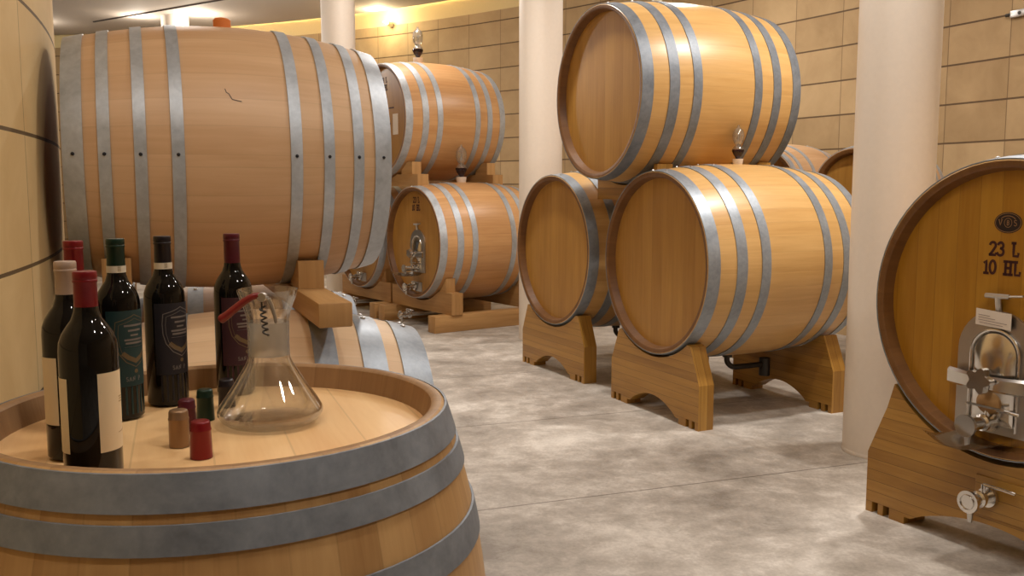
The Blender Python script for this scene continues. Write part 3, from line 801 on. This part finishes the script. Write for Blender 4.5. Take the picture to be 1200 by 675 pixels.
for bar in (bD, bD2):
    yF = -CASK['L']/2 + CASK['rec']
    T = lambda x, o, z: Vector((x, yF - o, CASK['Rb'] + z))
    bm = new_bm(); box(bm, (-.02, 0, -.47), (.10, .006, -.38), lambda p: T(p[0], p[1], p[2])); finish('tap_plate', bm, M_STEEL_BRUSH, bar, smooth=False)
    tap(bar, T, -.02, -.425, .13)
    T2 = lambda x, o, z: Vector((x, -CASK['L']/2 - .02 - o, z))
    bm = new_bm(); tube(bm, smoothpts([(0, -.05, .01), (0, -.05, -.07), (0, -.12, -.115), (0, -.60, -.115)], 5), .02, 12); finish('drain_pipe', bm, M_STEEL_BRUSH, bar)
    tap(bar, T2, 0, -.115, .12)
# white card and dark prints on the upper far cask
yE = -SPE['L']/2 + SPE['rec']
bm = new_bm(); box(bm, (.20, yE - .003, SPE['Rb'] - .15), (.30, yE, SPE['Rb'] + .05)); finish('card', bm, M_WHITE_LABEL, bE, smooth=False)['label'] = 'white paper card'
bm = new_bm()
for x0, x1, z0, z1 in ((.02, .10, .10, .115), (.12, .22, .105, .118), (.06, .15, -.05, -.03), (.08, .14, -.22, -.19)):
    box(bm, (x0, yE - .0015, SPE['Rb'] + z0), (x1, yE, SPE['Rb'] + z1))
finish('ink_mark', bm, M_INK, bE, smooth=False)
# tap in the front cradle of the amber cask
Tc = lambda x, o, z: Vector((x, -.0625 - o, z))
bm = new_bm(); box(bm, (-.06, -.0675, .145), (.16, -.062, .29), bevel=.002); pn = finish('inset_panel', bm, M_CRADLE, crF, smooth=False)
tap(crF, Tc, .0, .222, .13)
# drain pipes below the plain casks
for bar in (bA, bB, bC):
    if bar is bC: continue
    bm = new_bm(); tube(bm, smoothpts([(0, -.02, .004), (0, -.02, -.05), (0, .02, -.085), (0, .10, -.09), (0, .24, -.09), (0, .27, -.09)], 5), .017, 12)
    tube(bm, [(0, .27, -.05), (0, .27, -.16)], .034, 14); tube(bm, [(0, -.02, .006), (0, -.02, -.022)], .030, 14)
    finish('drain_pipe', bm, M_IRON, bar)

# ------------------------------------------------------------------ bungs and glass airlocks
def airlock(bar, sp, y, h, label, fill=.6):
    p = loc_pt(bar, 0, y, 2 * sp['Rb'] - (sp['Rb'] - radius(sp, y)))
    t = thing('glass_airlock', label, 'airlock', (p.x, p.y, p.z - .004), 0)
    V = lambda q: Vector((q[0] * h, q[2] * h, q[1] * h))
    bm = new_bm(); lathe(bm, [(0, 0), (0, .11), (.03, .125), (.15, .14), (.15, 0)], 24, V); finish('stopper', bm, M_STOP, t)
    bm = new_bm(); lathe(bm, [(.385, .148), (.42, .135), (.46, .10), (.50, .068), (.53, .095), (.60, .135), (.70, .148), (.80, .142), (.88, .11), (.93, .055), (.96, .03), (1.0, .028), (1.0, .02),
                               (.96, .018), (.93, .043), (.88, .098), (.80, .130), (.70, .136), (.60, .123), (.53, .082), (.50, .054), (.46, .088), (.42, .123), (.385, .136)], 28, V, closed=True); finish('bulb', bm, M_AIR, t)
    bm = new_bm(); lathe(bm, [(.15, 0), (.15, .045), (.17, .055), (.26, .112), (.34, .150), (.38, .152), (.384, .148), (.384, 0)], 24, V); finish('wine', bm, M_RUBY, t)
    bm = new_bm(); lathe(bm, [(.42, .03), (.70, .035), (.76, .06), (.76, .055), (.70, .028), (.42, .022)], 16, V); finish('inner_tube', bm, M_AIR, t)
    return t
airlock(bA, CASK, .02, .235, 'glass airlock with dark wine on the lower cask under the top cask')
airlock(bD, CASK, -.02, .37, 'glass airlock with dark wine between the two far casks')
airlock(bE, SPE, -.12, .36, 'glass airlock standing on top of the upper far cask')
airlock(bC, CASK, -.14, .24, 'glass airlock on the topmost cask, only its foot in the picture')
p = loc_pt(bG, 0, 0, 2 * SPG['Rb'])
bm = new_bm(); zcyl(bm, .028, -.01, .032, bev=.006); o = finish('barrel_bung', bm, M_ORANGE); o.location = p
tagp(o, 'orange bung in the top of the long pale cask', 'bung')
# knot crack on the pale cask
bm = new_bm()
def onG(tt, deg):
    r = radius(SPG, tt) + .0008; return Vector((r * math.cos(R_(deg)), tt, SPG['Rb'] + r * math.sin(R_(deg))))
ribbon(bm, resample([(-.030, .270), (-.027, .258), (-.020, .254), (-.012, .236), (.014, .230)], .004), .002, lambda x, z: onG(x, 27 - (.270 - z) * 135))
finish('crack', bm, M_RIVET_D, bG, smooth=False)
# ------------------------------------------------------------------ small lamp on the far wall, junction box
def wall_pt(ang, r=WR, z=0): return Vector((WC[0] + r * math.cos(ang), WC[1] + r * math.sin(ang), z))
ang = R_(57.0); q = wall_pt(ang, WR - .02, 3.60)
t = thing('wall_spotlight', 'small bright spotlight at the top of the far stone wall', 'lamp', q, ang)
bm = new_bm(); tube(bm, [(0.02, 0, 0), (-.10, 0, .02)], .03, 14); finish('housing', bm, M_STEEL_BRUSH, t)
bm = new_bm(); zcyl(bm, .045, 0, .02, tf=lambda p: Vector((-.12 + p[2] * .0 + p[0] * .5, p[1], .02 + p[2])), bev=.004); finish('bulb', bm, M_SPOT, t)
l = bpy.data.lights.new('wall_spotlight_light', 'POINT'); l.energy = 16; l.color = (1, .84, .5); l.shadow_soft_size = .04
lo = bpy.data.objects.new('wall_spotlight_light', l); C.objects.link(lo); lo.location = q + Vector((-.28 * math.cos(ang), -.28 * math.sin(ang), .06))
ang = math.atan2(6.72 - WC[1], 3.48 - WC[0]); q = wall_pt(ang, WR, 2.56)
t = thing('junction_box', 'small metal cable box on the stone wall high above the amber cask', 'fitting', q, ang)
bm = new_bm(); box(bm, (-.03, -.07, -.025), (0, .05, .025), bevel=.004); finish('box', bm, M_RIVET, t)
bm = new_bm(); tube(bm, [(-.02, .05, 0), (-.02, .09, 0)], .012, 10); tube(bm, [(-.035, -.03, 0), (-.03, -.03, 0)], .012, 10); finish('cable_gland', bm, M_IRON, t)
# small uplights beside the farthest column
for x, y, z, e in ((-4.45, 13.35, 3.55, 22), (-5.35, 13.55, 3.6, 14), (-7.1, 13.9, 3.6, 16)):
    l = bpy.data.lights.new('ceiling_uplight', 'POINT'); l.energy = e; l.color = (1, .9, .76); l.shadow_soft_size = .05
    lo = bpy.data.objects.new('ceiling_uplight', l); C.objects.link(lo); lo.location = (x, y, z)

# ------------------------------------------------------------------ on the upright barrel
ZH = .95 - .045                                   # top of the barrel head
def bottle(x, y, H, cap, label, caplen=.062, r=.0375, band=False, rings=True):
    t = thing('wine_bottle', label, 'bottle', (x, y, ZH + .001), 0)
    V = lambda q: Vector((q[0], q[2], q[1]))
    zs = H * .635; zn = zs + .05
    body = [(.004, 0), (0, r - .012), (.001, r - .004), (.006, r), (zs, r), (zs + .012, r * .97), (zs + .024, r * .86), (zs + .035, r * .68), (zs + .043, r * .53), (zn + .004, .0165), (zn + .02, .0145), (H - .012, .0138), (H - .011, .0150), (H - .004, .0150), (H - .003, .0135), (H - .003, 0)]
    bm = new_bm(); lathe(bm, body, 40, V); finish('glass_body', bm, M_BOTTLE, t, angle=60)
    z0 = H - caplen
    bm = new_bm(); lathe(bm, [(z0, .0146), (z0, .0158), (H - .016, .0152), (H - .0145, .0162), (H - .0125, .0162), (H - .011, .0154), (H - .010, .0160), (H - .002, .0160), (H, .0150), (H, 0)], 32, V); finish('capsule', bm, cap, t, angle=50)
    if band:
        bm = new_bm(); lathe(bm, [(z0 - .004, .0162), (z0 - .004, .0164), (z0 + .008, .0164), (z0 + .008, .0162)], 32, V); finish('neck_band', bm, M_BAND, t)
        a = math.atan2(-y, -x)
        bm = new_bm()
        for k in range(3): 
            for s in range(3):
                aa = a + .15 + .12 * s; zz = z0 - .001 + .003 * k
                vs = [bm.verts.new((.01655 * math.cos(b), .01655 * math.sin(b), c)) for b, c in ((aa, zz), (aa + .08, zz), (aa + .08, zz + .0018), (aa, zz + .0018))]; bm.faces.new(vs)
        finish('band_print', bm, plain('brown_print', srgb(140, 118, 78), .6), t, smooth=False)
    return t
def wrap(t, r, phi_c):
    """map (arc x, z) onto the bottle; x runs to the right as seen from outside"""
    return lambda x, z: Vector((r * math.cos(phi_c + x / r), r * math.sin(phi_c + x / r), z))
def patch(t, name, r, phi_c, x0, x1, z0, z1, mat, arch=0.0, n=24):
    bm = new_bm(); mp = wrap(t, r, phi_c); lo = []; hi = []
    for k in range(n + 1):
        x = x0 + (x1 - x0) * k / n
        lo.append(bm.verts.new(mp(x, z0))); hi.append(bm.verts.new(mp(x, z1)))
    mi = wrap(t, r - .0003, phi_c)
    for k in range(n): bm.faces.new([lo[k], lo[k+1], hi[k+1], hi[k]])
    return finish(name, bm, mat, t, recalc=False)
R0 = .0375
def tocam(t): return math.atan2(-t.location.y, -t.location.x)
def shield_label(t, mat, line, phi):
    """phi: angle of the label centre; shield, lines of print, crest, name and stripes"""
    lb = patch(t, 'label', R0 + .0004, phi, -.050, .050, .062, .198, mat)
    m1 = wrap(t, R0 + .0007, phi)
    sh = [(-.034, .178), (-.020, .182), (-.006, .187), (0, .190), (.006, .187), (.020, .182), (.034, .178), (.036, .160), (.035, .140), (.030, .122), (.018, .106), (0, .096), (-.018, .106), (-.030, .122), (-.035, .140), (-.036, .160)]
    bm = new_bm()
    def rs(pl): return resample(pl + [pl[0]], .004)[:-1]
    ribbon(bm, rs(sh), .0014, m1, closed=True)
    ribbon(bm, rs([(x * .84, .143 + (z - .143) * .86) for x, z in sh]), .0008, m1, closed=True)
    s = finish('shield', bm, line, lb, smooth=False)
    bm = new_bm()
    for z, wd, hh in ((.171, .019, .0034), (.162, .012, .0034), (.1535, .008, .003), (.1455, .019, .0034), (.1395, .017, .0034)):
        x = -wd
        rnd = random.Random(int(z * 1e4))
        while x < wd:
            c = rnd.uniform(.0016, .0028); ribbon(bm, [(x, z), (x + c * .7, z)], hh, m1); x += c + .0010
        ribbon(bm, resample([(-.020, .133), (.020, .133)], .004), .0008, m1)
    finish('label_print', bm, M_SILVER, lb, smooth=False)
    bm = new_bm(); ribbon(bm, resample([(-.022, .121), (-.014, .114), (0, .107), (.014, .114), (.022, .121)], .004), .008, m1); finish('wreath', bm, M_GOLD, lb, smooth=False)
    bm = new_bm(); vs = [bm.verts.new(m1(a, .0885 + b)) for a, b in arcp(0, 0, .0038, .0038, 0, 360, 16)[:-1]]; bm.faces.new(vs); finish('crest', bm, M_GOLD, lb, smooth=False)
    bm = new_bm(); text(bm, 'SAN P', -.020, .0715, .0078, m1, stroke=.13, track=.12); finish('name_print', bm, M_SILVER, lb, smooth=False)
    bm = new_bm()
    for k in range(9):
        x = -.040 + .010 * k; ribbon(bm, [(x, .012), (x, .060)], .0035, wrap(t, R0 + .0004, phi))
    finish('label_stripes', bm, mat, t, smooth=False)
b1 = bottle(-.680, 1.397, .303, M_WHITECAP, 'dark wine bottle with cream capsule at the near left of the upright barrel', .058)
b2 = bottle(-.588, 1.262, .300, M_RED, 'foremost dark wine bottle with red capsule and cream labels', .060, r=.0385)
b3 = bottle(-.742, 1.556, .325, M_RED, 'dark wine bottle with red capsule standing behind the cream capsule bottle', .060)
b4 = bottle(-.707, 1.640, .324, M_GREEN, 'wine bottle with green capsule and teal shield label', .056, band=True)
b5 = bottle(-.664, 1.748, .323, M_BLACK, 'wine bottle with black capsule and dark navy shield label', .058, band=True)
b6 = bottle(-.561, 1.842, .323, M_WINE, 'wine bottle with burgundy capsule and label, behind the glass decanter', .060)
shield_label(b4, M_TEAL, M_GOLD, tocam(b4) + R_(42)); shield_label(b5, M_NAVY, M_SILVER, tocam(b5) + R_(45)); shield_label(b6, M_BURG, M_GOLD, tocam(b6) + R_(38))
rb2 = .0385
patch(b2, 'front_label', rb2 + .0004, tocam(b2), rb2 * R_(14), rb2 * R_(118), .052, .162, M_PAPER)
patch(b2, 'back_label', rb2 + .0004, tocam(b2), -rb2 * R_(118), -rb2 * R_(48), .052, .156, M_PAPER)
patch(b1, 'front_label', R0 + .0004, tocam(b1), -R0 * R_(130), -R0 * R_(30), .057, .160, M_PAPER)
bm = new_bm(); m1 = wrap(b2, rb2 + .0007, tocam(b2))
for z, x0 in ((.118, 66), (.1215, 68), (.125, 66)): ribbon(bm, resample([(rb2 * R_(x0), z), (rb2 * R_(104), z)], .004), .0016, m1)
ribbon(bm, resample([(rb2 * R_(60), .075), (rb2 * R_(96), .077)], .004), .001, m1)
finish('label_print', bm, plain('ochre_print', srgb(170, 138, 92), .6), b2, smooth=False)

# loose foil capsules
def capsule(x, y, mat, label, h=.056, r0=.0158, r1=.0138):
    V = lambda q: Vector((q[0], q[2], q[1]))
    bm = new_bm(); lathe(bm, [(.0, r0 - .0006), (0, r0), (h * .72, r1 + .0006), (h * .74, r1 + .0012), (h * .77, r1 + .0012), (h * .79, r1 + .0004), (h - .004, r1), (h - .001, r1 - .0012), (h, r1 - .003), (h, 0)], 32, V)
    lathe(bm, [(0, r0 - .0006), (h * .72, r1 - .0004), (h - .0015, r1 - .002), (h - .0015, 0)], 32, V)
    o = finish('foil_capsule', bm, mat, angle=50); o.location = (x, y, ZH + .001)
    return tagp(o, label, 'capsule', 'loose foil capsules on the upright barrel')
capsule(-.536, 1.450, M_BRONZE, 'bronze loose foil capsule standing on the upright barrel', .060, .0158, .0150)
capsule(-.552, 1.533, M_WINE, 'dark red loose foil capsule behind the bronze one', .058)
capsule(-.550, 1.620, M_GREEN, 'dark green loose foil capsule on the upright barrel', .056)
capsule(-.542, 1.718, M_BLACK, 'black loose foil capsule half hidden by the decanter', .054)
capsule(-.480, 1.388, M_RED, 'bright red loose foil capsule nearest the barrel rim', .058, .0170, .0150)

# decanter
V = lambda q: Vector((q[0], q[2], q[1]))
dec = thing('glass_decanter', 'clear conical glass decanter with a flared neck and frosted band', 'decanter', (-.428, 1.602, ZH + .001))
outer = [(0, 0), (0, .070), (.002, .076), (.008, .084), (.018, .0905), (.024, .0912), (.030, .089), (.045, .080), (.075, .060), (.105, .0415), (.116, .0365), (.124, .0352), (.150, .0350), (.180, .0355), (.195, .038), (.210, .043), (.224, .0485), (.236, .0518), (.238, .0518)]
inner = [(.238, .0500), (.234, .0495), (.224, .0465), (.210, .0410), (.195, .0362), (.180, .0337), (.150, .0332), (.124, .0334), (.116, .0347), (.105, .0397), (.075, .0582), (.045, .0782), (.030, .0872), (.024, .0892), (.018, .0885), (.010, .082), (.007, .07), (.006, 0)]
bm = new_bm(); lathe(bm, outer + inner, 64, V); finish('glass_body', bm, M_GLASS, dec, angle=60)
bm = new_bm(); lathe(bm, [(.122, .0356), (.150, .0353), (.181, .0359), (.181, .0362), (.150, .0356), (.122, .0359)], 64, V, closed=True); finish('frosted_band', bm, M_FROST, dec)['label'] = 'frosted band round the neck'

# corkscrew hung over the decanter rim
cs = thing('corkscrew', 'red handled corkscrew hooked over the rim of the glass decanter', 'corkscrew', (-.4225, 1.540, ZH + .229))
hand = smoothpts([(.000, 0, .004), (-.010, -.002, .005), (-.024, -.004, -.002), (-.040, -.006, -.014), (-.056, -.008, -.027), (-.068, -.009, -.035)], 5)
bm = new_bm(); tube(bm, hand, [0.0052 + .0026 * k / len(hand) for k in range(len(hand) - 3)] + [.0078, .0072, .005], 14); finish('handle', bm, M_PLAST, cs)
bm = new_bm(); tube(bm, [(.002, -.006, .003), (.002, .006, .003)], .0075, 16); tube(bm, [(.012, .002, .0), (.016, .004, -.010), (.021, .006, -.030), (.023, .006, -.042)], [.0045, .004, .0035, .003], 8); 
tube(bm, [(.000, .0, .003), (.012, .002, .0)], .004, 8); finish('lever', bm, M_STEEL_BRUSH, cs)
bm = new_bm(); tube(bm, [(.001, -.001, .0), (.0015, -.001, -.020)], .0016, 8)
tube(bm, [(.002 + .00008 * k + .0044 * math.cos(k * .5), -.001 + .0044 * math.sin(k * .5), -.012 - .00078 * k) for k in range(66)], .0016, 8); finish('worm', bm, M_IRON, cs)

# ------------------------------------------------------------------ groups of repeats
GROUPS = {'wine_barrel': 'large oak barrels in the cellar', 'small_barrel': 'small barrels behind the big casks', 'wine_bottle': 'wine bottles on the upright barrel',
          'round_column': 'white round columns', 'barrel_cradle': 'wooden cradles under the casks', 'barrel_saddle': 'saddles between the stacked casks',
          'base_beam': 'floor timbers under the far casks', 'cross_beam': 'cross timbers holding the far casks', 'support_beam': 'timbers under the long pale cask',
          'barrel_stand': 'stands under the small barrels', 'glass_airlock': 'glass airlocks on the casks'}
for o in list(C.objects):
    k = o.name.split('.')[0]
    if o.parent is None and k in GROUPS and 'category' in o: o['group'] = GROUPS[k]
